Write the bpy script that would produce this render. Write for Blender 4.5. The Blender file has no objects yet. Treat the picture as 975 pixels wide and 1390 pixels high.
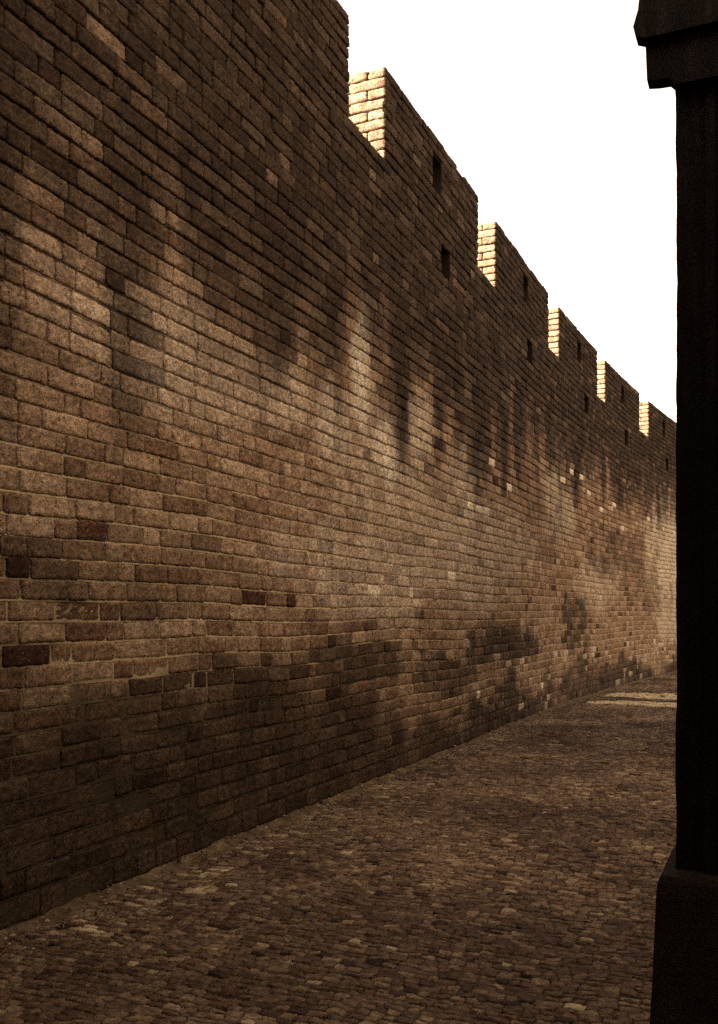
import bpy, math
import numpy as np
from mathutils import Vector

rng = np.random.default_rng(7)
scene = bpy.context.scene
col = scene.collection

# ---------------------------------------------------------------- geometry constants
EYE = 1.5
THETA = math.radians(23.59)          # camera looks this far to the left of the lane
WALL_X = -3.361                      # face of the wall
BEND_Y, BEND_K = 13.4, 0.0050        # the wall bends slowly to the right further on
CREST = 5.775                        # floor of the crenels
TOP = 6.648                          # top of the merlons
THICK = 0.56

# ---------------------------------------------------------------- noise helpers
_T = rng.random((256, 256))
def vnoise(x, y=0.0, seed=0):
    x = np.asarray(x, float) + seed * 17.37; y = np.asarray(y, float) + seed * 31.91
    x, y = np.broadcast_arrays(x, y)
    xi = np.floor(x).astype(int); yi = np.floor(y).astype(int)
    fx = x - xi; fy = y - yi
    fx = fx * fx * (3 - 2 * fx); fy = fy * fy * (3 - 2 * fy)
    g = lambda a, b: _T[a & 255, b & 255]
    return ((g(xi, yi) * (1 - fx) + g(xi + 1, yi) * fx) * (1 - fy)
            + (g(xi, yi + 1) * (1 - fx) + g(xi + 1, yi + 1) * fx) * fy)
def fbm(x, y=0.0, seed=0, octs=4):
    t = 0; a = 0.5; f = 1.0; n = 0
    for k in range(octs):
        t = t + a * vnoise(np.asarray(x) * f, np.asarray(y) * f, seed + k * 3); n += a; a *= .55; f *= 2.03
    return t / n
def sstep(a, b, x):
    t = np.clip((x - a) / (b - a), 0, 1); return t * t * (3 - 2 * t)

# ---------------------------------------------------------------- stains of the wall, and light and shade painted with them
def soot_shade_at(s, z):
    """black weathering washed down from the wall top, and damp at its foot deepened by painted shade"""
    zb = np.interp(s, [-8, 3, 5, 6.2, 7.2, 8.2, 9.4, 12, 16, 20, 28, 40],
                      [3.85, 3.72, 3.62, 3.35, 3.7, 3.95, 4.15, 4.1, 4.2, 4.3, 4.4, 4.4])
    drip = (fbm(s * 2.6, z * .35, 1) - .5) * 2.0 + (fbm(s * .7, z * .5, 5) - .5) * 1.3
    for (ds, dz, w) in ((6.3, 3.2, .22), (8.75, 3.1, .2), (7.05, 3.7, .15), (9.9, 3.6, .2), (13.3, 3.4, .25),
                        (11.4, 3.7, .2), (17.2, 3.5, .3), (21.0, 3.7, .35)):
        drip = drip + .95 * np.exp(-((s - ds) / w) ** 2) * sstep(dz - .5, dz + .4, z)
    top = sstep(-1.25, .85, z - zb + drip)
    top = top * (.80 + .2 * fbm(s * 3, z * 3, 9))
    # damp foot, raised at the near end to paint shade there
    zd = np.interp(s, [-8, 3.3, 4.2, 5.4, 7, 10, 15, 28, 40], [1.4, 1.35, 1.1, .8, .7, .55, .42, .3, .3])
    n = (fbm(s * 1.1, z * 1.6, 21) - .5) * 1.5
    foot = .78 * (1 - sstep(-.6, .6, z - zd + n))
    return np.clip(1 - (1 - top) * (1 - foot), 0, 1)

def patch_at(s, z):
    """darker replaced or sodden bricks in groups, and shade painted on the near end"""
    p = np.zeros_like(np.asarray(s, float))
    for (ps, pz, rs, rz, a) in ((12.6, 1.12, 2.0, .30, .62), (17.2, 1.35, 1.2, .50, .55), (20.7, 2.75, 3.0, .6, .36),
                                (7.7, 1.08, 1.2, .2, .6), (5.6, 1.0, .9, .24, .5), (10.2, .85, 1.2, .25, .5), (23.5, 2.0, 2.5, .5, .3),
                                (15.0, 2.9, 1.5, .6, .25), (3.6, 2.2, 1.8, .7, .2), (4.6, 1.75, 1.6, .3, .3)):  # last two paint shade on the near end
        q = (np.abs(s - ps) / rs) ** 3 + (np.abs(z - pz) / rz) ** 3 + (fbm(s * 2.3, z * 5.5, 33) - .5) * 3.4
        p = np.maximum(p, a * (1 - sstep(.0, 1.6, q)))
    return p

def pale_lit_at(s, z):
    """pale patches in the middle of the wall, and sunlight painted on its far end"""
    b = np.zeros_like(np.asarray(s, float))
    for (ps, pz, rs, rz, a) in ((7.75, 3.62, .28, .7, .9), (8.35, 3.0, .4, .42, .95), (7.3, 3.05, .5, .4, .45), (5.0, 3.1, 1.3, .45, .28),
                                (6.2, 3.15, .6, .3, .34), (3.9, 3.2, .7, .35, .12), (9.3, 3.4, .5, .5, .5), (10.8, 3.0, 1.0, .6, .45),
                                (12.5, 2.4, 2.2, .6, .3), (19, 2.1, 2.2, .6, .35), (26.0, 3.2, 2.6, 1.5, .75), (16.0, 3.3, 1.2, .7, .4),
                                (27.0, 1.4, 2.6, .7, .6), (8.2, 1.9, 2.0, .5, .4), (8.6, 2.6, 1.6, 1.0, .32), (11.0, 2.2, 2.2, .8, .35)):  # sunlit brightening of the far bend is painted in here
        q = ((s - ps) / rs) ** 2 + ((z - pz) / rz) ** 2 + (fbm(s * 2.5, z * 2.0, 47) - .5) * 1.6
        b = np.maximum(b, a * (1 - sstep(.0, 1.3, q)))
    return b

# ---------------------------------------------------------------- mesh helper
def mesh_from(name, V, F, mats, parent=None, attrs=None, mat_index=None, smooth=True):
    """V (n,3), F list of (m,k) index arrays -> one mesh object"""
    me = bpy.data.meshes.new(name)
    V = np.ascontiguousarray(V, np.float32)
    loops = np.concatenate([f.ravel() for f in F]).astype(np.int32)
    sizes = np.concatenate([np.full(len(f), f.shape[1]) for f in F]).astype(np.int32)
    starts = np.concatenate([[0], np.cumsum(sizes)[:-1]]).astype(np.int32)
    me.vertices.add(len(V)); me.vertices.foreach_set("co", V.ravel())
    me.loops.add(len(loops)); me.loops.foreach_set("vertex_index", loops)
    me.polygons.add(len(sizes)); me.polygons.foreach_set("loop_start", starts)
    for m in mats: me.materials.append(m)
    if mat_index is not None: me.polygons.foreach_set("material_index", mat_index.astype(np.int32))
    for k, a in (attrs or {}).items():
        at = me.attributes.new(k, 'FLOAT', 'POINT'); at.data.foreach_set("value", np.ascontiguousarray(a, np.float32))
    me.update(calc_edges=True)
    me.validate()
    me.polygons.foreach_set("use_smooth", np.full(len(me.polygons), smooth))
    o = bpy.data.objects.new(name, me); col.objects.link(o)
    if parent: o.parent = parent
    return o

class Acc:
    """collects pieces of one mesh"""
    def __init__(s): s.V=[]; s.F=[]; s.M=[]; s.A={'tone':[], 'soot_shade':[], 'pale_lit':[], 'hue':[]}; s.n=0
    def add(s, V, F, m=0, tone=.5, soot_shade=0., pale_lit=0., hue=.5):
        s.V.append(V)
        for f in F: s.F.append(f + s.n); s.M.append(np.full(len(f), m))
        for k, v in (('tone',tone),('soot_shade',soot_shade),('pale_lit',pale_lit),('hue',hue)):
            s.A[k].append(np.broadcast_to(np.asarray(v, float), (len(V),)).copy())
        s.n += len(V)
    def build(s, name, mats, parent=None, smooth=True):
        # keep faces of equal size together is not needed: loops are written in order
        return mesh_from(name, np.concatenate(s.V), s.F, mats, parent,
                         {k: np.concatenate(v) for k, v in s.A.items()}, np.concatenate(s.M), smooth)

def shells(a0, b0, L, H, nx, ny, edge, drop, skirt, rough, wob, dome=0.0, corner=.006, proud=None, tiltamp=.0025):
    """rounded shells: N bricks at (a0,b0) sized (L,H).  returns a,b,d arrays (N,K) and quads (Q,4); d = height out of the surface"""
    N = len(a0)
    cx = nx + 3; cy = ny + 3
    def ax(Ls, n):
        e = np.minimum(edge, Ls * .2)[:, None]
        t = np.linspace(0, 1, n + 1)[None, :]
        return np.concatenate([np.zeros((N, 1)), e + t * (Ls[:, None] - 2 * e), Ls[:, None]], 1)
    X = ax(L, nx); Y = ax(H, ny)
    A = np.repeat(X[:, None, :], cy, 1); B = np.repeat(Y[:, :, None], cx, 2)
    D = rng.normal(0, rough, (N, cy, cx))
    D -= ((rng.random((N, cy, cx)) < .05) * rng.random((N, cy, cx)) * rough * 5)
    per = np.zeros((cy, cx), bool); per[0] = per[-1] = True; per[:, 0] = per[:, -1] = True
    D[:, per] -= drop
    # wobble of outline
    wa = rng.normal(0, wob, (N, cy, cx)); wb = rng.normal(0, wob, (N, cy, cx))
    A = A + wa; B = B + wb
    for (i, j, sa, sb) in ((0,0,1,1),(0,-1,-1,1),(-1,0,1,-1),(-1,-1,-1,-1)):
        r = corner * rng.uniform(.4, 1.6, N)
        A[:, i, j] += sa * r; B[:, i, j] += sb * r
    # chips at a few corners
    for (i, j) in ((1,1),(1,-2),(-2,1),(-2,-2)):
        D[:, i, j] -= (rng.random(N) < .30) * rng.uniform(.003, .014, N)
    tx = rng.normal(0, tiltamp, (N, 1, 1)); ty = rng.normal(0, tiltamp, (N, 1, 1))
    U = A / np.maximum(L[:, None, None], 1e-6) - .5; W = B / np.maximum(H[:, None, None], 1e-6) - .5
    D = D + tx * U * 2 + ty * W * 2 + (0 if proud is None else proud[:, None, None])
    if dome: D = D + dome * (1 - 4 * np.maximum(U * U, W * W))
    A = A.reshape(N, -1) + a0[:, None]; B = B.reshape(N, -1) + b0[:, None]; D = D.reshape(N, -1)
    idx = np.arange(cx * cy).reshape(cy, cx)
    q = np.stack([idx[:-1, :-1], idx[:-1, 1:], idx[1:, 1:], idx[1:, :-1]], -1).reshape(-1, 4)
    ring = np.concatenate([idx[0, :-1], idx[:-1, -1], idx[-1, :0:-1], idx[:0:-1, 0]])
    R = len(ring)
    A2 = A[:, ring]; B2 = B[:, ring]; D2 = np.full((N, R), -skirt)
    k0 = cx * cy
    sk = np.stack([k0 + np.arange(R), k0 + (np.arange(R) + 1) % R, ring[(np.arange(R) + 1) % R], ring], -1)
    A = np.concatenate([A, A2], 1); B = np.concatenate([B, B2], 1); D = np.concatenate([D, D2], 1)
    quads = np.concatenate([q, sk], 0)
    K = A.shape[1]
    Q = (quads[None] + (np.arange(N) * K)[:, None, None]).reshape(-1, 4)
    return A, B, D, Q

def wall_x(y): return WALL_X + BEND_K * np.maximum(0, y - BEND_Y) ** 2
def front_map(s, z, d):
    """along the wall, height, out of the wall -> world"""
    sl = 2 * BEND_K * np.maximum(0, s - BEND_Y)
    n = np.sqrt(1 + sl * sl)
    bow = .012 * (vnoise(s * .35, z * .4, 61) - .5)
    return np.stack([wall_x(s) + (d + bow) / n, s - d * sl / n, z], -1)

# ---------------------------------------------------------------- materials
def new_mat(name):
    m = bpy.data.materials.new(name); m.use_nodes = True
    nt = m.node_tree; nt.nodes.clear()
    out = nt.nodes.new('ShaderNodeOutputMaterial'); bs = nt.nodes.new('ShaderNodeBsdfPrincipled')
    nt.links.new(bs.outputs[0], out.inputs[0])
    return m, nt, bs
class NB:
    def __init__(s, nt): s.nt = nt
    def n(s, t, **k):
        x = s.nt.nodes.new(t)
        for a, b in k.items(): setattr(x, a, b)
        return x
    def put(s, sock, v):
        if isinstance(v, bpy.types.NodeSocket): s.nt.links.new(v, sock)
        else: sock.default_value = v
    def attr(s, name): return s.n('ShaderNodeAttribute', attribute_name=name).outputs['Fac']
    def math(s, op, a, b=0.0, clamp=False):
        x = s.n('ShaderNodeMath', operation=op, use_clamp=clamp); s.put(x.inputs[0], a); s.put(x.inputs[1], b); return x.outputs[0]
    def mix(s, f, a, b, blend='MIX'):
        x = s.n('ShaderNodeMix', data_type='RGBA', blend_type=blend)
        s.put(x.inputs[0], f); s.put(x.inputs[6], a); s.put(x.inputs[7], b); return x.outputs[2]
    def pos(s): return s.n('ShaderNodeTexCoord').outputs['Object']
    def scale(s, v, xyz):
        x = s.n('ShaderNodeMapping'); s.put(x.inputs[0], v); x.inputs['Scale'].default_value = xyz; return x.outputs[0]
    def noise(s, v, sc, det=5, rough=.6):
        x = s.n('ShaderNodeTexNoise'); s.put(x.inputs['Vector'], v); x.inputs['Scale'].default_value = sc
        x.inputs['Detail'].default_value = det; x.inputs['Roughness'].default_value = rough; return x.outputs['Fac']
    def vor(s, v, sc):
        x = s.n('ShaderNodeTexVoronoi'); s.put(x.inputs['Vector'], v); x.inputs['Scale'].default_value = sc; return x.outputs['Distance']
    def ramp(s, f, *st):
        x = s.n('ShaderNodeValToRGB'); e = x.color_ramp.elements
        while len(e) < len(st): e.new(.5)
        for i, (p, c) in enumerate(st):
            e[i].position = p; e[i].color = (c, c, c, 1) if not isinstance(c, tuple) else (*c, 1)
        s.put(x.inputs[0], f); return x.outputs[0]
    def bump(s, h, st, dist, normal=None):
        x = s.n('ShaderNodeBump'); x.inputs['Strength'].default_value = st; x.inputs['Distance'].default_value = dist
        s.put(x.inputs['Height'], h)
        if normal is not None: s.put(x.inputs['Normal'], normal)
        return x.outputs[0]

def c4(r, g, b): return (r, g, b, 1)
SOOT_SHADE = c4(.0185, .0108, .0060)

def brick_material():
    m, nt, bs = new_mat('weathered_brick'); b = NB(nt); p = b.pos()
    n1 = b.noise(p, 9, 6, .65); n2 = b.noise(p, 55, 5, .7); n3 = b.noise(p, 2.3, 5, .6)
    tone = b.attr('tone'); soot_shade = b.attr('soot_shade'); pale_lit = b.attr('pale_lit'); hue = b.attr('hue')
    t = b.math('ADD', tone, b.math('MULTIPLY', b.math('SUBTRACT', n1, .5), .85))
    t = b.math('ADD', t, b.math('MULTIPLY', b.math('SUBTRACT', n2, .5), .9), True)
    base = b.ramp(t, (0, (.052, .022, .013)), (.28, (.135, .069, .037)), (.58, (.275, .164, .092)), (1, (.47, .322, .195)))
    red = b.ramp(t, (0, (.042, .014, .009)), (.5, (.150, .070, .037)), (1, (.32, .19, .105)))
    c = b.mix(b.ramp(hue, (.62, 0.), (.95, .42)), base, red)
    # pale patches, and the painted sunlight of the far end
    bl = b.math('MULTIPLY', pale_lit, b.ramp(b.math('ADD', b.math('MULTIPLY', n1, .6), b.math('MULTIPLY', n2, .4)), (.30, .25), (.62, 1.)))
    c = b.mix(b.math('MULTIPLY', bl, .9), c, c4(.74, .585, .40))
    # soot and painted shade with broken edge, worn off the raised spots
    sn = b.math('ADD', soot_shade, b.math('MULTIPLY', b.math('SUBTRACT', n3, .5), .45))
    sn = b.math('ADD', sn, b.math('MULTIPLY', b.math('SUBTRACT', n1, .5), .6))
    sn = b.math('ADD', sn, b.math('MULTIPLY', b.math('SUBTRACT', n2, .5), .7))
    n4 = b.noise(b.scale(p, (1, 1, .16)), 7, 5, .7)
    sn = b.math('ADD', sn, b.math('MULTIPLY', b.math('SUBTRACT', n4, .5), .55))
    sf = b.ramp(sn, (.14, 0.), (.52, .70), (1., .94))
    c = b.mix(sf, c, SOOT_SHADE)
    # grit: fine light and dark grains of the fired clay
    g = b.math('ADD', b.math('MULTIPLY', b.noise(p, 85, 3, .7), .6), b.math('MULTIPLY', b.noise(p, 210, 2, .7), .4))
    c = b.mix(1.0, c, b.ramp(g, (.32, .36), (.5, 1.), (.68, 1.9)), 'MULTIPLY')
    c = b.mix(1.0, c, b.ramp(b.noise(b.scale(p, (1, 1, 1.6)), 24, 5, .72), (.34, .50), (.5, 1.), (.66, 1.55)), 'MULTIPLY')
    # flecks of lime and scars left by spalling
    fl = b.math('MULTIPLY', b.ramp(b.vor(p, 34), (.10, 1.), (.17, 0.)), b.ramp(b.noise(p, 5, 3, .6), (.54, 0.), (.62, .75)))
    c = b.mix(b.math('MULTIPLY', fl, b.math('SUBTRACT', 1.0, b.math('MULTIPLY', sf, 1.05), True)), c, c4(.50, .36, .21))
    # pits
    wp = b.n('ShaderNodeVectorMath', operation='ADD'); nt.links.new(p, wp.inputs[0]); wn = b.n('ShaderNodeTexNoise'); nt.links.new(p, wn.inputs['Vector']); wn.inputs['Scale'].default_value = 30
    ws = b.n('ShaderNodeVectorMath', operation='SCALE'); nt.links.new(wn.outputs['Color'], ws.inputs[0]); ws.inputs['Scale'].default_value = .03; nt.links.new(ws.outputs[0], wp.inputs[1])
    pit = b.ramp(b.vor(wp.outputs[0], 42), (.14, 1.), (.26, 0.))
    pm = b.ramp(b.noise(p, 14, 3, .6), (.47, 0.), (.58, 1.))
    pit = b.math('MULTIPLY', pit, pm)
    c = b.mix(b.math('MULTIPLY', pit, .7), c, c4(.022, .013, .008))
    nt.links.new(c, bs.inputs['Base Color'])
    bs.inputs['Roughness'].default_value = .9
    bs.inputs['Specular IOR Level'].default_value = .04
    h = b.math('ADD', b.math('MULTIPLY', n2, .5), b.math('MULTIPLY', b.noise(p, 160, 4, .7), .35))
    h = b.math('ADD', h, b.math('MULTIPLY', b.noise(p, 24, 4, .6), .8))
    h = b.math('SUBTRACT', h, b.math('MULTIPLY', pit, .9))
    nt.links.new(b.bump(h, 1.0, .010), bs.inputs['Normal'])
    return m

def mortar_material():
    m, nt, bs = new_mat('lime_mortar'); b = NB(nt); p = b.pos()
    n1 = b.noise(p, 18, 6, .65); n2 = b.noise(p, 110, 4, .7); n3 = b.noise(p, 2.3, 5, .6)
    mm = b.math('ADD', b.math('MULTIPLY', n1, .65), b.math('MULTIPLY', n2, .35))
    dirt = b.ramp(mm, (.25, (.045, .021, .012)), (.5, (.105, .056, .032)), (.75, (.24, .15, .085)))
    c = b.ramp(mm, (.25, (.20, .125, .062)), (.5, (.44, .30, .160)), (.72, (.62, .455, .26)))
    c = b.mix(b.attr('tone'), dirt, c)          # pale lime pointing or old dark earthy mortar
    sn = b.math('ADD', b.attr('soot_shade'), b.math('MULTIPLY', b.math('SUBTRACT', n3, .5), .45))
    sf = b.ramp(b.math('ADD', sn, b.math('MULTIPLY', b.math('SUBTRACT', n1, .5), .5)), (.15, 0.), (.45, .75), (.9, .97))
    c = b.mix(sf, c, SOOT_SHADE)
    nt.links.new(c, bs.inputs['Base Color']); bs.inputs['Roughness'].default_value = .95
    bs.inputs['Specular IOR Level'].default_value = .04
    h = b.math('ADD', n1, b.math('MULTIPLY', n2, .5))
    nt.links.new(b.bump(h, .9, .008), bs.inputs['Normal'])
    return m

def sett_material():
    m, nt, bs = new_mat('worn_sett_stone'); b = NB(nt); p = b.pos()
    n1 = b.noise(p, 16, 6, .65); n2 = b.noise(b.scale(p, (.6, 1, 1)), 60, 5, .7); n3 = b.noise(p, 1.1, 5, .6)
    t = b.math('ADD', b.attr('tone'), b.math('MULTIPLY', b.math('SUBTRACT', n1, .5), .8))
    t = b.math('ADD', t, b.math('MULTIPLY', b.math('SUBTRACT', n2, .5), 1.2))
    t = b.math('ADD', t, b.math('MULTIPLY', b.math('SUBTRACT', n3, .5), .5), True)
    base = b.ramp(t, (0, (.024, .0125, .008)), (.38, (.078, .044, .025)), (.66, (.165, .100, .055)), (1, (.36, .245, .145)))
    red = b.ramp(t, (0, (.030, .013, .009)), (.5, (.088, .044, .026)), (1, (.22, .135, .08)))
    c = b.mix(b.ramp(b.attr('hue'), (.45, 0.), (.8, .8)), base, red)
    c = b.mix(b.attr('pale_lit'), c, b.ramp(n1, (.3, (.30, .20, .10)), (.6, (.58, .43, .24))))
    nt.links.new(c, bs.inputs['Base Color']); bs.inputs['Roughness'].default_value = .72
    bs.inputs['Specular IOR Level'].default_value = .10
    h = b.math('ADD', b.math('MULTIPLY', n2, .5), n1)
    nt.links.new(b.bump(h, .8, .008), bs.inputs['Normal'])
    return m

def simple_material(name, stops, sc, rough=.9, bump=.6, dist=.01, stretch=(1, 1, 1), spec=.06, sc2=60):
    m, nt, bs = new_mat(name); b = NB(nt); p = b.scale(b.pos(), stretch)
    n1 = b.noise(p, sc, 6, .65); n2 = b.noise(p, sc2, 4, .7)
    f = b.math('ADD', b.math('MULTIPLY', n1, .65), b.math('MULTIPLY', n2, .35))
    nt.links.new(b.ramp(f, *stops), bs.inputs['Base Color'])
    bs.inputs['Roughness'].default_value = rough; bs.inputs['Specular IOR Level'].default_value = spec
    nt.links.new(b.bump(f, bump, dist), bs.inputs['Normal'])
    return m

BRICK = brick_material(); MORTAR = mortar_material(); SETT = sett_material()
JOINT = simple_material('joint_dirt', ((.3, (.020, .012, .007)), (.6, (.075, .047, .025)), (.8, (.15, .10, .055))), 9, 1., .8, .012)
EARTH = simple_material('packed_earth', ((.3, (.06, .042, .025)), (.7, (.16, .11, .065))), 3, 1., .6, .02)
GUTTER = simple_material('gutter_mortar', ((.3, (.025, .014, .008)), (.5, (.085, .052, .027)), (.72, (.24, .16, .088))), 7, .95, .8, .012)
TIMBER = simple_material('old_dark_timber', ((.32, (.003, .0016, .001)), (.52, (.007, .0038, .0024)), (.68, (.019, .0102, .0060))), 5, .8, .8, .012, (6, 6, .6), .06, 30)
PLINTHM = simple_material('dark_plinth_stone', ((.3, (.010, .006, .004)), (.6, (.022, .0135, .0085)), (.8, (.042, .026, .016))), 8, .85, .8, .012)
PLASTER = simple_material('grimy_plaster', ((.3, (.07, .045, .025)), (.7, (.16, .11, .065))), 2.5, .9, .5, .01)
GLASS = simple_material('dark_glass', ((.3, (.010, .009, .008)), (.7, (.016, .014, .012))), 2, .12, .05, .002, (1, 1, 1), .5)
TILE = simple_material('added_roof_tile_clay', ((.3, (.03, .02, .014)), (.7, (.08, .05, .035))), 6, .85, .6, .01)

# ---------------------------------------------------------------- the wall
pit_c = [.140] + list(np.linspace(.110, .1065, 52))
pit_c = np.array(pit_c); pit_c *= CREST / pit_c.sum()
zc = np.concatenate([[0], np.cumsum(pit_c)])
NC = len(pit_c)
mer_h = (TOP - CREST) / 9

MERLONS = [(-7.6, -1.45), (-.65, 3.60), (4.45, 7.49), (8.317, 11.36), (12.17, 15.22), (15.98, 18.95), (19.66, 22.90), (23.85, 27.15), (27.95, 30.1), (30.8, 33.8), (34.6, 37.6)]  # second merlon, unseen, is lengthened to keep sun off the post
HOLES = [(10.10, 5.40), (14.02, 5.40), (18.05, 5.40), (21.6, 5.40), (25.8, 5.40)]
HOLE_W, HOLE_H = .30, .33
LOOPS = {3: 9.80, 4: 13.75, 5: 17.45, 6: 21.25, 7: 25.45, 8: 29.0}
LOOP_W, LOOP_H, LOOP_Z = .27, .36, 6.24
def px_to_wall(x, y):
    # a spot seen on the straight part of the wall, used to place single pale or dark bricks
    s = 0.5
    for s in np.arange(2, 34, .02):
        X = s * math.sin(THETA) + wall_x(s) * math.cos(THETA); Z = s * math.cos(THETA) - wall_x(s) * math.sin(THETA)
        if 487.5 + 1300 * X / Z >= x: break
    return s, EYE + (835 - y) * Z / 1300
PALE = [px_to_wall(*q) for q in ((640,690),(655,694),(672,632),(790,652),(762,648),(831,692),(836,686),(503,805),(818,690),(660,690),(775,640),
        (700,990),(735,930),(652,938),(560,800),(615,780),(800,672),(845,715),(900,720),(880,705),(690,660))]
DARKB = [px_to_wall(*q) for q in ((176,484),(206,495),(342,805),(386,806),(597,605),(660,688),(650,688),(790,742),(445,945),(30,890))]
LOWN = .20

def lay_courses(s0, s1, z_edges, first_kind=0, end_jog=True):
    """stretcher, stretcher, header bond; returns a0,b0,L,H,course"""
    out = []
    for k in range(len(z_edges) - 1):
        zb, zt = z_edges[k], z_edges[k + 1]
        s = s0
        i = int(rng.integers(0, 3)) if first_kind is None else (k * 2 + first_kind) % 3
        off = [0, .175, .0875][k % 3] if s1 - s0 > 6 else 0
        if off: s -= off
        if k == 0 and z_edges[0] == 0: i = -100000
        while s < s1 - .03:
            kind = i % 3
            L = (1 - .10 * min(1, max(0, (s - 4.5) / 3))) * (.338 if kind < 2 else .166) * rng.uniform(.94, 1.05)
            if i < 0: L = rng.uniform(.17, .24)
            if rng.random() < .05: L *= .75
            e = min(s + L, s1)
            if s1 - e < .08: e = s1
            a = max(s, s0)
            if e - a > .04: out.append((a, zb, e - a, zt - zb, k))
            s = e; i += 1
    return np.array(out)

def hole_filter(br, holes, w, h):
    keep = np.ones(len(br), bool); extra = []
    for (hs, hz) in holes:
        l, r, bt, tp = hs - w / 2, hs + w / 2, hz - h / 2, hz + h / 2
        for i, (a, z, L, H, k) in enumerate(br):
            zc_ = z + H / 2
            if bt < zc_ < tp and a < r and a + L > l:
                keep[i] = False
                if l - a > .03: extra.append((a, z, l - a, H, k))
                if a + L - r > .03: extra.append((r, z, a + L - r, H, k))
    br = br[keep]
    return np.concatenate([br, np.array(extra)]) if extra else br

def front_bricks(acc, br, wob_amp=1.0, zbase=0):
    for (lo, hi, nx, ny) in ((-99, 2.5, 3, 2), (2.5, 9.5, 13, 6), (9.5, 17, 8, 4), (17, 99, 4, 3)):
        m = (br[:, 0] >= lo) & (br[:, 0] < hi); b = br[m]
        if not len(b): continue
        N = len(b)
        j = rng.uniform(.0035, .0072, (N, 4))
        a0 = b[:, 0] + j[:, 0]; L = b[:, 2] - j[:, 0] - j[:, 1]
        b0 = b[:, 1] + j[:, 2]; H = b[:, 3] - j[:, 2] - j[:, 3]
        proud = rng.normal(0, .0028, N)
        A, B, D, Q = shells(a0, b0, L, H, nx, ny, .0075, .0062, .035, .0012, .0022, corner=.006, proud=proud)
        cs = b[:, 0] + b[:, 2] / 2; cz = b[:, 1] + b[:, 3] / 2
        # courses run a little wavy
        kk = b[:, 4][:, None]
        B = B + wave(A, kk, B, zbase)
        P = front_map(A, B, D)
        tone = np.clip(rng.normal(.52, .085, N), .08, .95)
        dk = rng.random(N) < .015; tone[dk] = rng.uniform(.0, .2, dk.sum())
        lt = rng.random(N) < .025; tone[lt] = rng.uniform(.66, .84, lt.sum())
        hue = rng.random(N); 
        so = soot_shade_at(A, B)
        bm = pale_lit_at(A, B)
        # each brick takes soot a little differently
        take = np.clip(rng.normal(1.0, np.where(cz > 2.4, .12, .06), N), .4, 1.3)
        cl = (rng.random(N) < .06) & (cz > 2.2); take[cl] = rng.uniform(.45, .75, cl.sum())
        sc0 = np.clip(soot_shade_at(cs, cz) + rng.normal(0, .13, N) * (soot_shade_at(cs, cz) > .06), 0, 1)
        pc = patch_at(cs, cz); pc = np.clip(pc * rng.uniform(.65, 1.35, N), 0, .85)
        so = np.clip((.70 * so + .30 * sc0[:, None]) * take[:, None], 0, 1)
        so = 1 - (1 - so) * (1 - pc[:, None])
        bmx = np.zeros(N)
        for (ps, pz) in PALE:
            if lo <= ps < hi:
                q = np.argmin((cs - ps) ** 2 + ((cz - pz) * 2) ** 2)
                if abs(cs[q] - ps) < .3 and abs(cz[q] - pz) < .12: bmx[q] = 1.0; so[q] *= .15; tone[q] = .95; hue[q] = 0
        for (ps, pz) in DARKB:
            if lo <= ps < hi:
                q = np.argmin((cs - ps) ** 2 + ((cz - pz) * 2) ** 2)
                if abs(cs[q] - ps) < .3 and abs(cz[q] - pz) < .12: tone[q] = .02; hue[q] = .9
        # flaking pale patches low down on the far wall
        fl = (cs > 12) & (cz < 1.0) & (fbm(cs * 1.2, cz * 3, 83) > .55) & (rng.random(N) < .15)
        bmx[fl] = rng.uniform(.25, .65, fl.sum()); so[fl] *= .5
        bm = np.maximum(bm, bmx[:, None] * 1.0)
        K = A.shape[1]
        acc.add(P.reshape(-1, 3), [Q], 0, np.repeat(tone, K), so.ravel(), bm.ravel(), np.repeat(hue, K))

def box(acc, lo, hi, m=1, mapf=None, soot_shade=.9, n=1, tone=.5):
    """box in (s, z, d) coordinates, cut into n pieces along s so it can follow the bend"""
    ss = np.linspace(lo[0], hi[0], n + 1)
    V = []
    for s in ss:
        for (z, d) in ((lo[1], lo[2]), (lo[1], hi[2]), (hi[1], hi[2]), (hi[1], lo[2])): V.append((s, z, d))
    V = np.array(V)
    F = []
    for i in range(n):
        a = i * 4; b_ = a + 4
        for k in range(4): F.append((a + k, a + (k + 1) % 4, b_ + (k + 1) % 4, b_ + k))
    F.append((3, 2, 1, 0)); e = n * 4; F.append((e, e + 1, e + 2, e + 3))
    P = front_map(V[:, 0], V[:, 1], V[:, 2])
    acc.add(P, [np.array(F)], m, tone, soot_shade)

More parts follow.
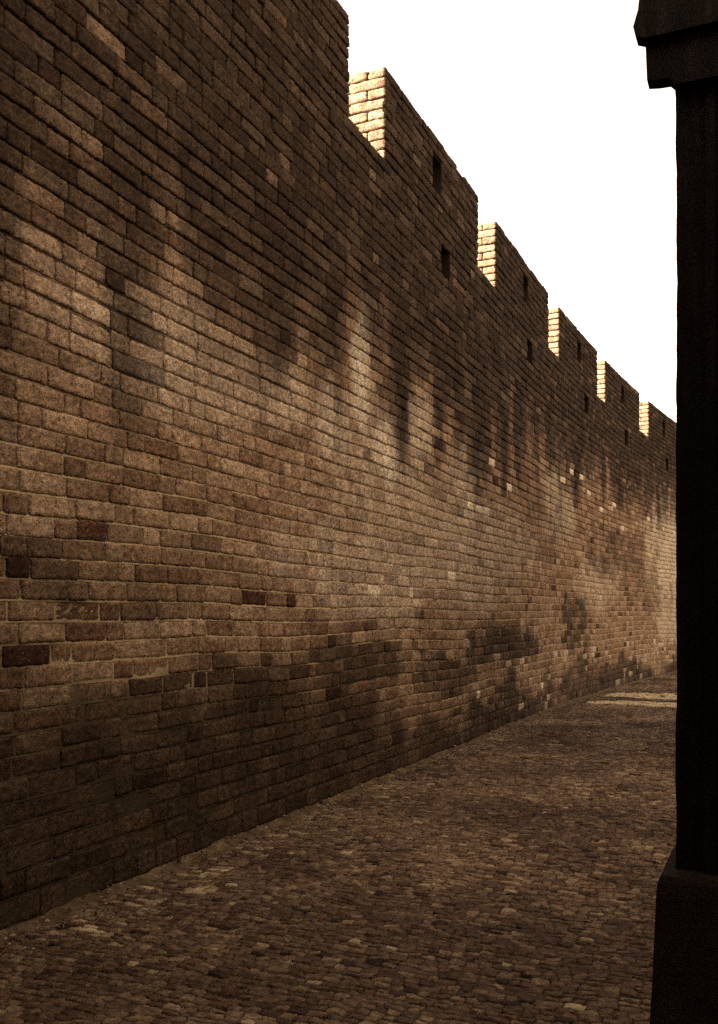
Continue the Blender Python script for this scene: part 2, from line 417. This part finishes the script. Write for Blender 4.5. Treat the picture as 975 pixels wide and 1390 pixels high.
def sheet(acc, s0, s1, z0, z1, ds, dz, holes=(), hw=0, hh=0, m=0):
    """the bed of mortar between the bricks"""
    S = np.linspace(s0, s1, max(2, int((s1 - s0) / ds) + 1)); Zs = np.linspace(z0, z1, max(2, int((z1 - z0) / dz) + 1))
    for (hs, hz) in holes:
        for v in (hs - hw / 2, hs + hw / 2):
            S[np.argmin(abs(S - v))] = v
        for v in (hz - hh / 2, hz + hh / 2):
            Zs[np.argmin(abs(Zs - v))] = v
    A, B = np.meshgrid(S, Zs)
    so = soot_shade_at(A, B)
    up = sstep(3.0, 4.4, B)
    low = (1 - sstep(1.0, 1.9, B)) * (1 - sstep(5.5, 8.0, A))
    dep = -.0130 - .0090 * up + .0060 * low + (fbm(A * 7, B * 9, 91) - .5) * .004
    P = front_map(A, B, dep).reshape(-1, 3)
    idx = np.arange(A.size).reshape(A.shape)
    q = np.stack([idx[:-1, :-1], idx[:-1, 1:], idx[1:, 1:], idx[1:, :-1]], -1)
    keep = np.ones(q.shape[:2], bool)
    cs = (S[:-1] + S[1:]) / 2; cz = (Zs[:-1] + Zs[1:]) / 2
    for (hs, hz) in holes:
        keep &= ~((abs(cs[None, :] - hs) < hw / 2) & (abs(cz[:, None] - hz) < hh / 2))
    acc.add(P, [q[keep].reshape(-1, 4)], m, (.06 + .8 * (1 - sstep(1.5, 2.6, B)) * (1 - sstep(5.0, 7.5, A))).ravel(), so.ravel())

def wave(A, kk, B, zbase=0):
    return ((vnoise(A * .55, kk * .13 + zbase, 71) - .5) * .05 + (vnoise(A * 1.9, kk * .6 + zbase, 73) - .5) * .012) * sstep(.0, .5, B) * sstep(TOP + .1, TOP - .9, B)

def bed_joints(acc, s0, s1, zs, k0, ds, m=0):
    """pointing of the bed joints: cut back under the upper brick and running out onto the lower one"""
    S = np.linspace(s0, s1, max(2, int((s1 - s0) / ds) + 1))
    for i, zj in enumerate(zs):
        k = k0 + i
        B = np.full_like(S, zj); wv = .5 * (wave(S, k - 1.0, B) + wave(S, float(k), B))
        n1 = (fbm(S * 11, S * 0 + k * 3.1, 151) - .5); n2 = (fbm(S * 14, S * 0 + k * 3.1, 153) - .5)
        up = sstep(3.0, 4.3, zj + 0 * S)
        dz = [.0135, .0085 + .005 * n1, -.0065 + .006 * n2, -.013]
        dd = [-.026 + 0 * S, -.0135 - .0105 * up, -.0030 - .0150 * up + .008 * n1 - .004 * sstep(1.8, 2.8, zj + 0 * S), -.014 - .008 * up]
        A = np.repeat(S[None], 4, 0); Z = np.stack([zj + wv + q for q in dz]); D = np.stack([q + 0 * S for q in dd])
        P = front_map(A, Z, D).reshape(-1, 3)
        idx = np.arange(A.size).reshape(A.shape)
        q = np.stack([idx[:-1, :-1], idx[1:, :-1], idx[1:, 1:], idx[:-1, 1:]], -1).reshape(-1, 4)
        acc.add(P, [q], m, np.clip(.16 + .84 * (1 - sstep(1.9, 3.3, Z + .5 * (fbm(A * 1.3, Z * 2, 157) - .5))), 0, 1).ravel(), (1 - (1 - soot_shade_at(A, Z)) * (1 - .75 * patch_at(A, Z))).ravel())

def lining(acc, hs, hz, w, h, depth, m=0):
    """four sides and the back of a small opening"""
    l, r, b_, t = hs - w / 2, hs + w / 2, hz - h / 2, hz + h / 2
    V = np.array([(s, z, d) for d in (-.004, -depth) for (s, z) in ((l, b_), (r, b_), (r, t), (l, t))])
    F = np.array([(0, 1, 5, 4), (1, 2, 6, 5), (2, 3, 7, 6), (3, 0, 4, 7), (4, 5, 6, 7)])
    acc.add(front_map(V[:, 0], V[:, 1], V[:, 2]), [F], m, .1, 1.05)  # near-black value paints the shade of the hollow

# body
acc = Acc()
box(acc, (-8.0, -.3, -THICK), (38.0, CREST - .012, -.28), 0, n=46, soot_shade=.7)
wall = acc.build('brick_wall', [MORTAR], smooth=False)
wall['label'] = 'tall weathered brick wall with crenels and black streaks, running along the cobbled lane'
wall['category'] = 'wall'; wall['kind'] = 'thing'

acc = Acc()
sheet(acc, -8, 2.5, -.1, CREST - .004, .25, .1)
sheet(acc, 2.5, 9.6, -.1, CREST - .004, .035, .028)
sheet(acc, 9.6, 30, -.1, CREST - .004, .06, .033, HOLES, HOLE_W, HOLE_H)
sheet(acc, 30, 38, -.1, CREST - .004, .25, .1)
# crest and ends close the gap between face and body
for (a, b_) in ((-8.0, 38.0),):
    box(acc, (a, CREST - .03, -.285), (b_, CREST - .006, -.020), 0, n=46, soot_shade=.8)
for k in range(1, NC):
    cuts = [2.0, 9.6, 30.0]
    gaps = [h for h in HOLES if abs(zc[k] - h[1]) < HOLE_H / 2 + .01]
    runs = [(2.0, 9.6, .03)]
    a = 9.6
    for (hs, hz) in gaps: runs.append((a, hs - HOLE_W / 2, .06)); a = hs + HOLE_W / 2
    runs.append((a, 30.0, .06))
    for (a, b_, ds) in runs: bed_joints(acc, a, b_, [zc[k]], k, ds)
acc.build('mortar', [MORTAR], wall)

br = lay_courses(-8, 38, zc)
br = hole_filter(br, HOLES, HOLE_W, HOLE_H)
acc = Acc(); front_bricks(acc, br)
acc.build('brick_face', [BRICK], wall)

for (hs, hz) in HOLES:
    acc = Acc(); lining(acc, hs, hz, HOLE_W - .004, HOLE_H - .004, .27)
    acc.build('drain_hole', [MORTAR], wall, False)

for i, (s0, s1) in enumerate(MERLONS):
    acc = Acc()
    edges = CREST + np.arange(10) * mer_h
    b_ = lay_courses(s0, s1, edges, i % 3)
    lp = [(LOOPS[i], LOOP_Z)] if i in LOOPS else []
    b_ = hole_filter(b_, lp, LOOP_W, LOOP_H)
    b_ = b_[~((b_[:, 4] == 8) & (rng.random(len(b_)) < .02) & (b_[:, 0] > s0 + .05) & (b_[:, 0] + b_[:, 2] < s1 - .05))]
    b_[:, 4] += NC
    front_bricks(acc, b_)
    sheet(acc, s0 + .012, s1 - .012, CREST - .01, TOP - .012, .05, .03, lp, LOOP_W, LOOP_H, 1)
    # core: back part, and the front skin's sides and top
    box(acc, (s0 + .014, CREST - .02, -THICK + .01), (s1 - .014, TOP - .010, -.28), 1, n=3)
    box(acc, (s0 + .014, TOP - .04, -.285), (s1 - .014, TOP - .012, -.022), 1, n=3)
    for (p, q) in ((s0 + .014, s0 + .05), (s1 - .05, s1 - .014)):
        box(acc, (p, CREST - .02, -.285), (q, TOP - .013, -.024), 1, n=1)
    for (hs, hz) in lp: lining(acc, hs, hz, LOOP_W - .004, LOOP_H - .004, .275, 1)
    # the two end faces, bricks left clean and paler to look sunlit
    for (sx, sg) in ((s0, -1), (s1, 1)):
        rows = []
        for k in range(9):
            zb = edges[k]; a = -THICK
            seq = [.172, .35] if k % 2 else [.35, .172]
            sc_ = (THICK - .004) / sum(seq)
            for L in seq: rows.append((a, zb, L * sc_, mer_h, k)); a += L * sc_
        e = np.array(rows); N = len(e)
        j = rng.uniform(.004, .008, (N, 4))
        A, B, D, Q = shells(e[:, 0] + j[:, 0], e[:, 1] + j[:, 2], e[:, 2] - j[:, 0] - j[:, 1], e[:, 3] - j[:, 2] - j[:, 3],
                            9, 5, .011, .008, .03, .0016, .0016, corner=.008, proud=rng.normal(0, .0035, N))
        sl = 2 * BEND_K * max(0, sx - BEND_Y); nn = math.sqrt(1 + sl * sl)
        # A is depth into the wall (negative), D sticks out along the lane
        P0 = np.array([float(wall_x(np.array(sx))), sx])
        nrm = np.array([1, -sl]) / nn; tan = np.array([sl, 1]) / nn
        X = P0[0] + A * nrm[0] + sg * D * tan[0]; Y = P0[1] + A * nrm[1] + sg * D * tan[1]
        P = np.stack([X, Y, B], -1)
        if sg > 0: Q = Q[:, ::-1]
        K = A.shape[1]
        acc.add(P.reshape(-1, 3), [Q], 0, np.repeat(np.clip(rng.normal(.62, .12, N), .1, .98), K), 0.0, .30, np.repeat(rng.random(N) * .7, K))
    acc.build('merlon', [BRICK, MORTAR], wall)

# ---------------------------------------------------------------- ground
def plane(name, x0, x1, y0, y1, z, mat, nx=1, ny=1, amp=0., seed=0):
    X, Y = np.meshgrid(np.linspace(x0, x1, nx + 1), np.linspace(y0, y1, ny + 1))
    Zz = z + amp * (fbm(X * 2.2, Y * 2.2, seed) - .5)
    idx = np.arange(X.size).reshape(X.shape)
    q = np.stack([idx[:-1, :-1], idx[:-1, 1:], idx[1:, 1:], idx[1:, :-1]], -1).reshape(-1, 4)
    o = mesh_from(name, np.stack([X, Y, Zz], -1).reshape(-1, 3), [q], [mat]); o['kind'] = 'structure'
    return o
plane('ground', -160, 160, -160, 160, -.07, EARTH)

PX0, PX1, PY0, PY1 = WALL_X + .10, 1.7, -1.0, 33.0
acc = Acc()
rows = []
y = PY0
while y < PY1:
    dpt = rng.uniform(.039, .057) if y < 16 else rng.uniform(.06, .08)
    x = PX0 - rng.uniform(0, .1)
    while x < PX1:
        w = rng.uniform(.048, .088) if y < 16 else rng.uniform(.07, .12)
        if rng.random() < .12: w *= 1.4
        rows.append((x, y, w, dpt)); x += w
    y += dpt
st = np.array(rows)
st = st[rng.random(len(st)) > .004]
st = st[st[:, 0] + st[:, 2] < PX1 + .1]
keep = st[:, 0] > np.array(wall_x(st[:, 1])) + .0
st = st[keep]
def path_z(x, y):
    # a gently worn surface, a little lower along the wall
    return .022 * (fbm(x * 1.3, y * 1.3, 101) - .5) * 2 - .02 * sstep(-2.3, -3.3, x)
for (lo, hi, nx, ny) in ((-9, 2.2, 1, 1), (2.2, 8, 4, 3), (8, 16, 2, 2), (16, 99, 1, 1)):
    b_ = st[(st[:, 1] >= lo) & (st[:, 1] < hi)]; N = len(b_)
    if not N: continue
    j = rng.uniform(.001, .0035, (N, 4)) * np.array([1, 1, 1.3, 1.3])
    A, B, D, Q = shells(b_[:, 0] + j[:, 0], b_[:, 1] + j[:, 2], b_[:, 2] - j[:, 0] - j[:, 1], b_[:, 3] - j[:, 2] - j[:, 3],
                        nx, ny, .005, .0045, .04, .0016, .0017, dome=.0, corner=.003, proud=rng.normal(0, .0024, N), tiltamp=.0025)
    # the rows wander
    wv = (vnoise(A * .9, B * .35, 111) - .5) * .14 + (vnoise(A * 3, B * 2.5, 113) - .5) * .035
    cx = b_[:, 0] + b_[:, 2] / 2; cy = b_[:, 1] + b_[:, 3] / 2
    Zz = D + path_z(A, B + wv)
    P = np.stack([A, B + wv, Zz], -1)
    tone = np.clip(rng.normal(.50, .12, N) + (fbm(cx * 1.1, cy * 1.1, 121) - .5) * .7, .02, 1)
    hue = rng.random(N)
    bm = np.zeros(N)
    # pale worn stones scattered along the wall foot, and the far sun streak painted as two pale bands
    dist = cx - wall_x(cy)
    near = (dist < .75) & (cy < 7.5) & (rng.random(N) < .008); bm[near] = rng.uniform(.3, .7, near.sum())
    mis = rng.random(N) < .006; bm[mis] = rng.uniform(.2, .5, mis.sum())
    for (qx, qy, r) in ((190, 1220, .085), (300, 1176, .06), (283, 1184, .06), (380, 1131, .07), (352, 1148, .06), (142, 1262, .07), (415, 1127, .05), (120, 1253, .06), (272, 1206, .08), (365, 1283, .05)):
        Zq = 1300 * EYE / (qy - 835); Xq = (qx - 487.5) / 1300 * Zq
        gx = Xq * math.cos(THETA) - Zq * math.sin(THETA); gy = Xq * math.sin(THETA) + Zq * math.cos(THETA)
        f = (np.abs(cx - gx) < r * .9) & (np.abs(cy - gy) < r * .7); bm[f] = rng.uniform(.3, .75, f.sum())
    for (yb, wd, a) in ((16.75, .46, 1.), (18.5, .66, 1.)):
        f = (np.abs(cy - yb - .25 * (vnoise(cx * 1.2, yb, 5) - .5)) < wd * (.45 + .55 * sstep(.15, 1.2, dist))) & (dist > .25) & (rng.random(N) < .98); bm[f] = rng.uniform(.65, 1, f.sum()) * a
    dk = rng.random(N) < .03; tone[dk] = 0.0
    K = A.shape[1]
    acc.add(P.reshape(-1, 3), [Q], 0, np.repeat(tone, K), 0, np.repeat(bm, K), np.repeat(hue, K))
# bed between the stones
X, Y = np.meshgrid(np.linspace(PX0 - .2, PX1, 90), np.linspace(PY0, PY1, 420))
Zz = path_z(X, Y) - .0075 + .010 * (fbm(X * 6, Y * 6, 131) - .5)
idx = np.arange(X.size).reshape(X.shape)
q = np.stack([idx[:-1, :-1], idx[:-1, 1:], idx[1:, 1:], idx[1:, :-1]], -1).reshape(-1, 4)
acc.add(np.stack([X, Y, Zz], -1).reshape(-1, 3), [q], 1)
path = acc.build('path', [SETT, JOINT]); path['kind'] = 'structure'

# strip of rough mortar along the wall foot
S = np.linspace(-3, 33, 700); T = np.linspace(0, 1, 9)
A, B = np.meshgrid(S, T)
wdt = .13 + .10 * (fbm(A * 1.4, 0 * A, 141) - .5) + .11 * (fbm(A * 9, 0 * A, 143) - .5)
xx = wall_x(A) - .02 + B * wdt
zz = path_z(xx, A) + .030 * (1 - B) ** 1.5 + .004 + .040 * (fbm(xx * 12, A * 10, 145) - .5) - .03 * sstep(.8, 1, B)
idx = np.arange(A.size).reshape(A.shape)
q = np.stack([idx[:-1, :-1], idx[1:, :-1], idx[1:, 1:], idx[:-1, 1:]], -1).reshape(-1, 4)[:, ::-1]
gut = mesh_from('gutter', np.stack([xx, A, zz], -1).reshape(-1, 3), [q], [GUTTER]); gut['kind'] = 'structure'

# loose grit gathered along the wall foot
acc = Acc(); ng = 900
gy = 2.2 + 20 * rng.random(ng) ** 1.6; gd = np.abs(rng.normal(0, .16, ng)) + .015; r = rng.uniform(.004, .013, ng) * np.where(rng.random(ng) < .06, 1.9, 1)
gx = wall_x(gy) + gd
ico = np.array([(0, 0, 1), (.9, 0, .2), (.3, .85, .1), (-.75, .5, .2), (-.7, -.55, .1), (.35, -.8, .2), (0, 0, -.8)])
tri = np.array([(0, 1, 2), (0, 2, 3), (0, 3, 4), (0, 4, 5), (0, 5, 1), (6, 2, 1), (6, 3, 2), (6, 4, 3), (6, 5, 4), (6, 1, 5)])
for i in range(ng):
    a = rng.random() * 6.28; ca, sa = math.cos(a), math.sin(a)
    v = ico * (r[i] * rng.uniform(.7, 1.3, (7, 3)))
    v = np.stack([v[:, 0] * ca - v[:, 1] * sa + gx[i], v[:, 0] * sa + v[:, 1] * ca + gy[i], v[:, 2] * .7 + float(path_z(gx[i], gy[i])) + .012 + .03 * max(0, 1 - gd[i] / .15)], -1)
    acc.add(v, [tri], 0, rng.random(), 0, .5 * (rng.random() < .15), rng.random())
grit = acc.build('gravel', [SETT], smooth=False); grit['kind'] = 'stuff'
grit['label'] = 'loose grit gathered along the foot of the brick wall'; grit['category'] = 'grit'

# ---------------------------------------------------------------- timber porch on the right
import bmesh
def bm_obj(name, bm, mat, parent=None, bevel=0.0, smooth=False):
    if bevel:
        bmesh.ops.bevel(bm, geom=[e for e in bm.edges if len(e.link_faces) == 2 and e.calc_face_angle(0) > .5], offset=bevel, segments=2, affect='EDGES', clamp_overlap=True)
    bmesh.ops.recalc_face_normals(bm, faces=bm.faces)
    me = bpy.data.meshes.new(name); bm.to_mesh(me); bm.free(); me.materials.append(mat)
    if smooth:
        for p in me.polygons: p.use_smooth = True
    o = bpy.data.objects.new(name, me); col.objects.link(o)
    if parent: o.parent = parent
    return o
def add_box(bm, x0, x1, y0, y1, z0, z1):
    v = [bm.verts.new((x, y, z)) for z in (z0, z1) for (x, y) in ((x0, y0), (x1, y0), (x1, y1), (x0, y1))]
    for f in ((3, 2, 1, 0), (4, 5, 6, 7), (0, 1, 5, 4), (1, 2, 6, 5), (2, 3, 7, 6), (3, 0, 4, 7)):
        bm.faces.new([v[i] for i in f])
def prism(bm, prof, y0, y1):
    """outline in x,z given a depth along the lane"""
    a = [bm.verts.new((x, y0, z)) for (x, z) in prof]; b_ = [bm.verts.new((x, y1, z)) for (x, z) in prof]
    bm.faces.new(a); bm.faces.new(b_[::-1])
    for i in range(len(prof)):
        k = (i + 1) % len(prof); bm.faces.new((a[i], a[k], b_[k], b_[i]))

PY = 3.30                                  # front plane of the corner post
def at_plane(x, y, Yp=PY):
    """point of the vertical plane y = Yp seen at a spot of the photograph -> x, z"""
    t = (x - 487.5) / 1300
    # X = s*Yp + c*xx ; Z = c*Yp - s*xx ; X = t Z
    s_, c_ = math.sin(THETA), math.cos(THETA)
    xx = (t * c_ * Yp - s_ * Yp) / (c_ + t * s_)
    Z = c_ * Yp - s_ * xx
    return xx, EYE + (835 - y) * Z / 1300

porch = bpy.data.objects.new('timber_house', None); col.objects.link(porch); porch.location = (0, 0, 0)
porch['label'] = 'dark timber house front with a heavy corner post on a stone plinth'
porch['category'] = 'house'

pxl, _ = at_plane(918, 500)
def rough_post(name, xl, y0, w, dpt, z0, z1, n, seed, parent):
    bm = bmesh.new()
    zs = np.linspace(z0, z1, n + 1); rings = []
    for k, z in enumerate(zs):
        jl = .006 * (vnoise(z * 3, 0, seed) - .5) + .005 * (vnoise(z * 11, 0, seed + 1) - .5) * 1.0 + .0025 * (vnoise(z * 40, 0, seed + 2) - .5)
        jr = .006 * (vnoise(z * 3, 5, seed) - .5)
        c_ = .012
        pts = [(xl + jl + c_, y0), (xl + w * .35, y0 + .004 * (vnoise(z * 6, 3, seed) - .5)), (xl + w * .7, y0 - .004 * (vnoise(z * 5, 9, seed) - .5)), (xl + w - c_ + jr, y0),
               (xl + w + jr, y0 + c_), (xl + w + jr, y0 + dpt), (xl + jl, y0 + dpt), (xl + jl, y0 + c_)]
        rings.append([bm.verts.new((x, y, z)) for (x, y) in pts])
    for a, b_ in zip(rings[:-1], rings[1:]):
        for i in range(8):
            j = (i + 1) % 8; bm.faces.new((a[i], a[j], b_[j], b_[i]))
    bm.faces.new(rings[0][::-1]); bm.faces.new(rings[-1])
    return bm_obj(name, bm, TIMBER, parent)
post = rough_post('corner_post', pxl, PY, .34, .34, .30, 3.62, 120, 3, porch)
# shallow grooves and a cover strip on the post's near face
bm = bmesh.new()
prism(bm, [(pxl + .085, .66), (pxl + .125, .66), (pxl + .120, 3.2), (pxl + .092, 3.2)], PY - .014, PY + .004)
bm_obj('cover_strip', bm, TIMBER, post, .004)

# plinth: flared stone block with a sloped shoulder
xp, zp = at_plane(891, 1190, PY - .07)
bm = bmesh.new()
lev = [(-.06, -.030, -.02), (.02, -.028, -.02), (.30, -.012, -.008), (zp - .055, .0, .0), (zp - .02, .004, .006), (zp, .016, .018)]
rings = []
for (z, dx, dy) in lev:
    x0, x1, y0, y1 = xp + dx, pxl + .34 + .07 - dx, PY - .07 + dy, PY + .41 - dy
    rings.append([bm.verts.new(v) for v in ((x0, y0, z), (x1, y0, z), (x1, y1, z), (x0, y1, z))])
rings.append([bm.verts.new(v) for v in ((pxl + .012, PY + .003, zp + .014), (pxl + .325, PY + .003, zp + .014), (pxl + .325, PY + .33, zp + .014), (pxl + .012, PY + .33, zp + .014))])
for a, b_ in zip(rings[:-1], rings[1:]):
    for i in range(4):
        j = (i + 1) % 4; bm.faces.new((a[i], a[j], b_[j], b_[i]))
bm.faces.new(rings[0][::-1]); bm.faces.new(rings[-1])
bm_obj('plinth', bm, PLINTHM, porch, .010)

# bracket board under the lintel, its end sticks out past the post
P = lambda x, y: at_plane(x, y, PY + .01)
bm = bmesh.new()
prof = [P(881.5, 121), P(896, 120.3), P(911, 118), P(916, 122), P(920, 126.5)]
prof += [(pxl + .6, P(920, 126.5)[1]), (pxl + .6, P(900, 60)[1]), P(879, 60)]
prism(bm, prof, PY - .05, PY + .01)
bm_obj('bracket', bm, TIMBER, porch, .003)
# moulded end of the eaves beam above it
bm = bmesh.new()
Q_ = lambda x, y: at_plane(x, y, PY - .02)
prof = [Q_(879.5, 64.5), Q_(866.5, 62), Q_(863, 50), Q_(866, 39), Q_(869.5, 27), Q_(871, 12), Q_(870, -8), Q_(866, -22)]
prof = prof[::1] + [(pxl + .9, prof[-1][1]), (pxl + .9, prof[0][1])]
prism(bm, prof, PY - .08, PY - .02)
bm_obj('eaves_beam', bm, TIMBER, porch, .003)
zroof = Q_(866, -22)[1]
# the rest of the porch, behind and beside the camera
for (px_, py_) in ((2.6, PY), (2.6, -2.6)):
    bm = bmesh.new(); add_box(bm, px_, px_ + .3, py_, py_ + .3, -.05, zroof); bm_obj('post', bm, TIMBER, porch, .012)
bm = bmesh.new(); add_box(bm, 2.92, 3.08, -2.7, PY + .34, -.05, zroof + .4); bm_obj('back_wall', bm, TIMBER, porch, .01)
bm = bmesh.new(); add_box(bm, -1.3, 3.0, -3.0, -2.86, -.05, zroof); bm_obj('rear_wall', bm, TIMBER, porch, .01)
bm = bmesh.new()
# lean-to roof with rows of tiles, unseen, spread over the lane to darken it
nrow = 12
for k in range(nrow):
    x0 = -3.2 + k * .52; x1 = x0 + .56
    za = zroof + .03 + k * .11; zb = za + .125
    y0, y1 = -3.1, (1.75 if x0 < -2.2 else 2.15)
    v = [bm.verts.new(p) for p in ((x0, y0, za), (x1, y0, zb), (x1, y1, zb), (x0, y1, za), (x0, y0, za + .035), (x1, y0, zb + .02), (x1, y1, zb + .02), (x0, y1, za + .035))]
    for f in ((3, 2, 1, 0), (4, 5, 6, 7), (0, 1, 5, 4), (1, 2, 6, 5), (2, 3, 7, 6), (3, 0, 4, 7)): bm.faces.new([v[i] for i in f])
bm_obj('shade_roof', bm, TILE, porch)

# unseen yard wall and wing, added on the right to darken the lane
bm = bmesh.new(); add_box(bm, 2.0, 2.2, PY + .36, 10.6, -.05, 2.6); bm_obj('added_yard_wall', bm, PLASTER, porch, .012)
WX, WY0, WY1, WH = -.62, 10.2, 14.2, 4.6
added_wing = None
bm = bmesh.new(); add_box(bm, WX, 4.5, WY0, WY1, -.05, WH); added_wing = bm_obj('added_wing', bm, PLASTER, porch, .012)
bm = bmesh.new()
prof = [(WX - .02, WH + .003), (WX - .02, WH + .12), (1.94, WH + 1.7), (4.7, WH + .12), (4.7, WH + .003)]
prism(bm, prof, WY0 - .15, WY1 + .15); bm_obj('added_wing_roof', bm, TILE, porch)
bm = bmesh.new(); add_box(bm, WX - .03, 4.5, WY0 - .03, WY1 + .03, -.05, .55); bm_obj('added_base_course', bm, PLINTHM, porch, .01)
bm = bmesh.new()
for (a, b_, c_, d_) in ((.5, .58, 1.2, 2.6), (1.42, 1.5, 1.2, 2.6), (.58, 1.42, 1.2, 1.28), (.58, 1.42, 2.52, 2.6), (.97, 1.03, 1.28, 2.52)):
    add_box(bm, a, b_, WY0 - .03, WY0 + .02, c_, d_)
fr = bm_obj('added_window', bm, TIMBER, porch)
bm = bmesh.new(); add_box(bm, .58, 1.42, WY0 - .008, WY0 + .01, 1.28, 2.52); bm_obj('added_pane', bm, GLASS, fr)
for yy in (10.9, 12.6):
    for zz in (1.0, 2.9):
        bm = bmesh.new()
        for (a, b_, c_, d_) in ((yy, yy + .08, zz, zz + 1.3), (yy + .82, yy + .9, zz, zz + 1.3), (yy + .08, yy + .82, zz, zz + .08), (yy + .08, yy + .82, zz + 1.22, zz + 1.3), (yy + .42, yy + .48, zz + .08, zz + 1.22)):
            add_box(bm, WX - .03, WX + .02, a, b_, c_, d_)
        fr = bm_obj('added_window', bm, TIMBER, porch)
        bm = bmesh.new(); add_box(bm, WX - .008, WX + .01, yy + .08, yy + .82, zz + .08, zz + 1.22); bm_obj('added_pane', bm, GLASS, fr)

# ---------------------------------------------------------------- light
A_SUN, E_SUN = math.radians(45), math.radians(34)
w = bpy.data.worlds.new('World'); scene.world = w; w.use_nodes = True
nt = w.node_tree; nt.nodes.clear(); b = NB(nt)
sky = b.n('ShaderNodeTexSky', sky_type='NISHITA')
sky.sun_disc = False; sky.sun_elevation = E_SUN; sky.sun_rotation = math.pi + A_SUN
sky.air_density = 1.0; sky.dust_density = 4.0; sky.ozone_density = 1.0; sky.altitude = 50
bw = b.n('ShaderNodeRGBToBW'); nt.links.new(sky.outputs[0], bw.inputs[0])
mixs = b.mix(.93, sky.outputs[0], bw.outputs[0])
cl = b.ramp(b.noise(b.scale(b.n('ShaderNodeTexCoord').outputs['Generated'], (1, 1, 2.2)), 1.6, 4, .5), (.32, 2.0), (.64, 4.6))
veil = b.mix(.45, mixs, cl)          # thin bright high cloud
tint = b.mix(1.0, veil, c4(1.0, .872, .715), 'MULTIPLY')
bg = b.n('ShaderNodeBackground'); nt.links.new(tint, bg.inputs[0]); bg.inputs[1].default_value = .15
wo = b.n('ShaderNodeOutputWorld'); nt.links.new(bg.outputs[0], wo.inputs[0])

sl = bpy.data.lights.new('sun', 'SUN'); sl.energy = 3.0; sl.angle = math.radians(.53); sl.color = (1.0, .94, .82)
so_ = bpy.data.objects.new('sun', sl); col.objects.link(so_)
d = Vector((math.sin(A_SUN) * math.cos(E_SUN), math.cos(A_SUN) * math.cos(E_SUN), -math.sin(E_SUN)))
so_.rotation_euler = d.to_track_quat('-Z', 'Y').to_euler(); so_.location = (-20, -20, 20)

# ---------------------------------------------------------------- camera
cam = bpy.data.cameras.new('camera'); co = bpy.data.objects.new('camera', cam); col.objects.link(co)
co.location = (0, 0, EYE); co.rotation_euler = (math.radians(90), 0, THETA)
cam.sensor_fit = 'HORIZONTAL'; cam.sensor_width = 36; cam.lens = 48.0; cam.shift_y = 140 / 975
cam.clip_start = .05; cam.clip_end = 1000
scene.camera = co

vs = scene.view_settings
vs.view_transform = 'Standard'; vs.look = 'None'; vs.gamma = 1; vs.use_curve_mapping = False
vs.exposure = 2.2
scene.cycles.max_bounces = 6
scene.cycles.use_denoising = False
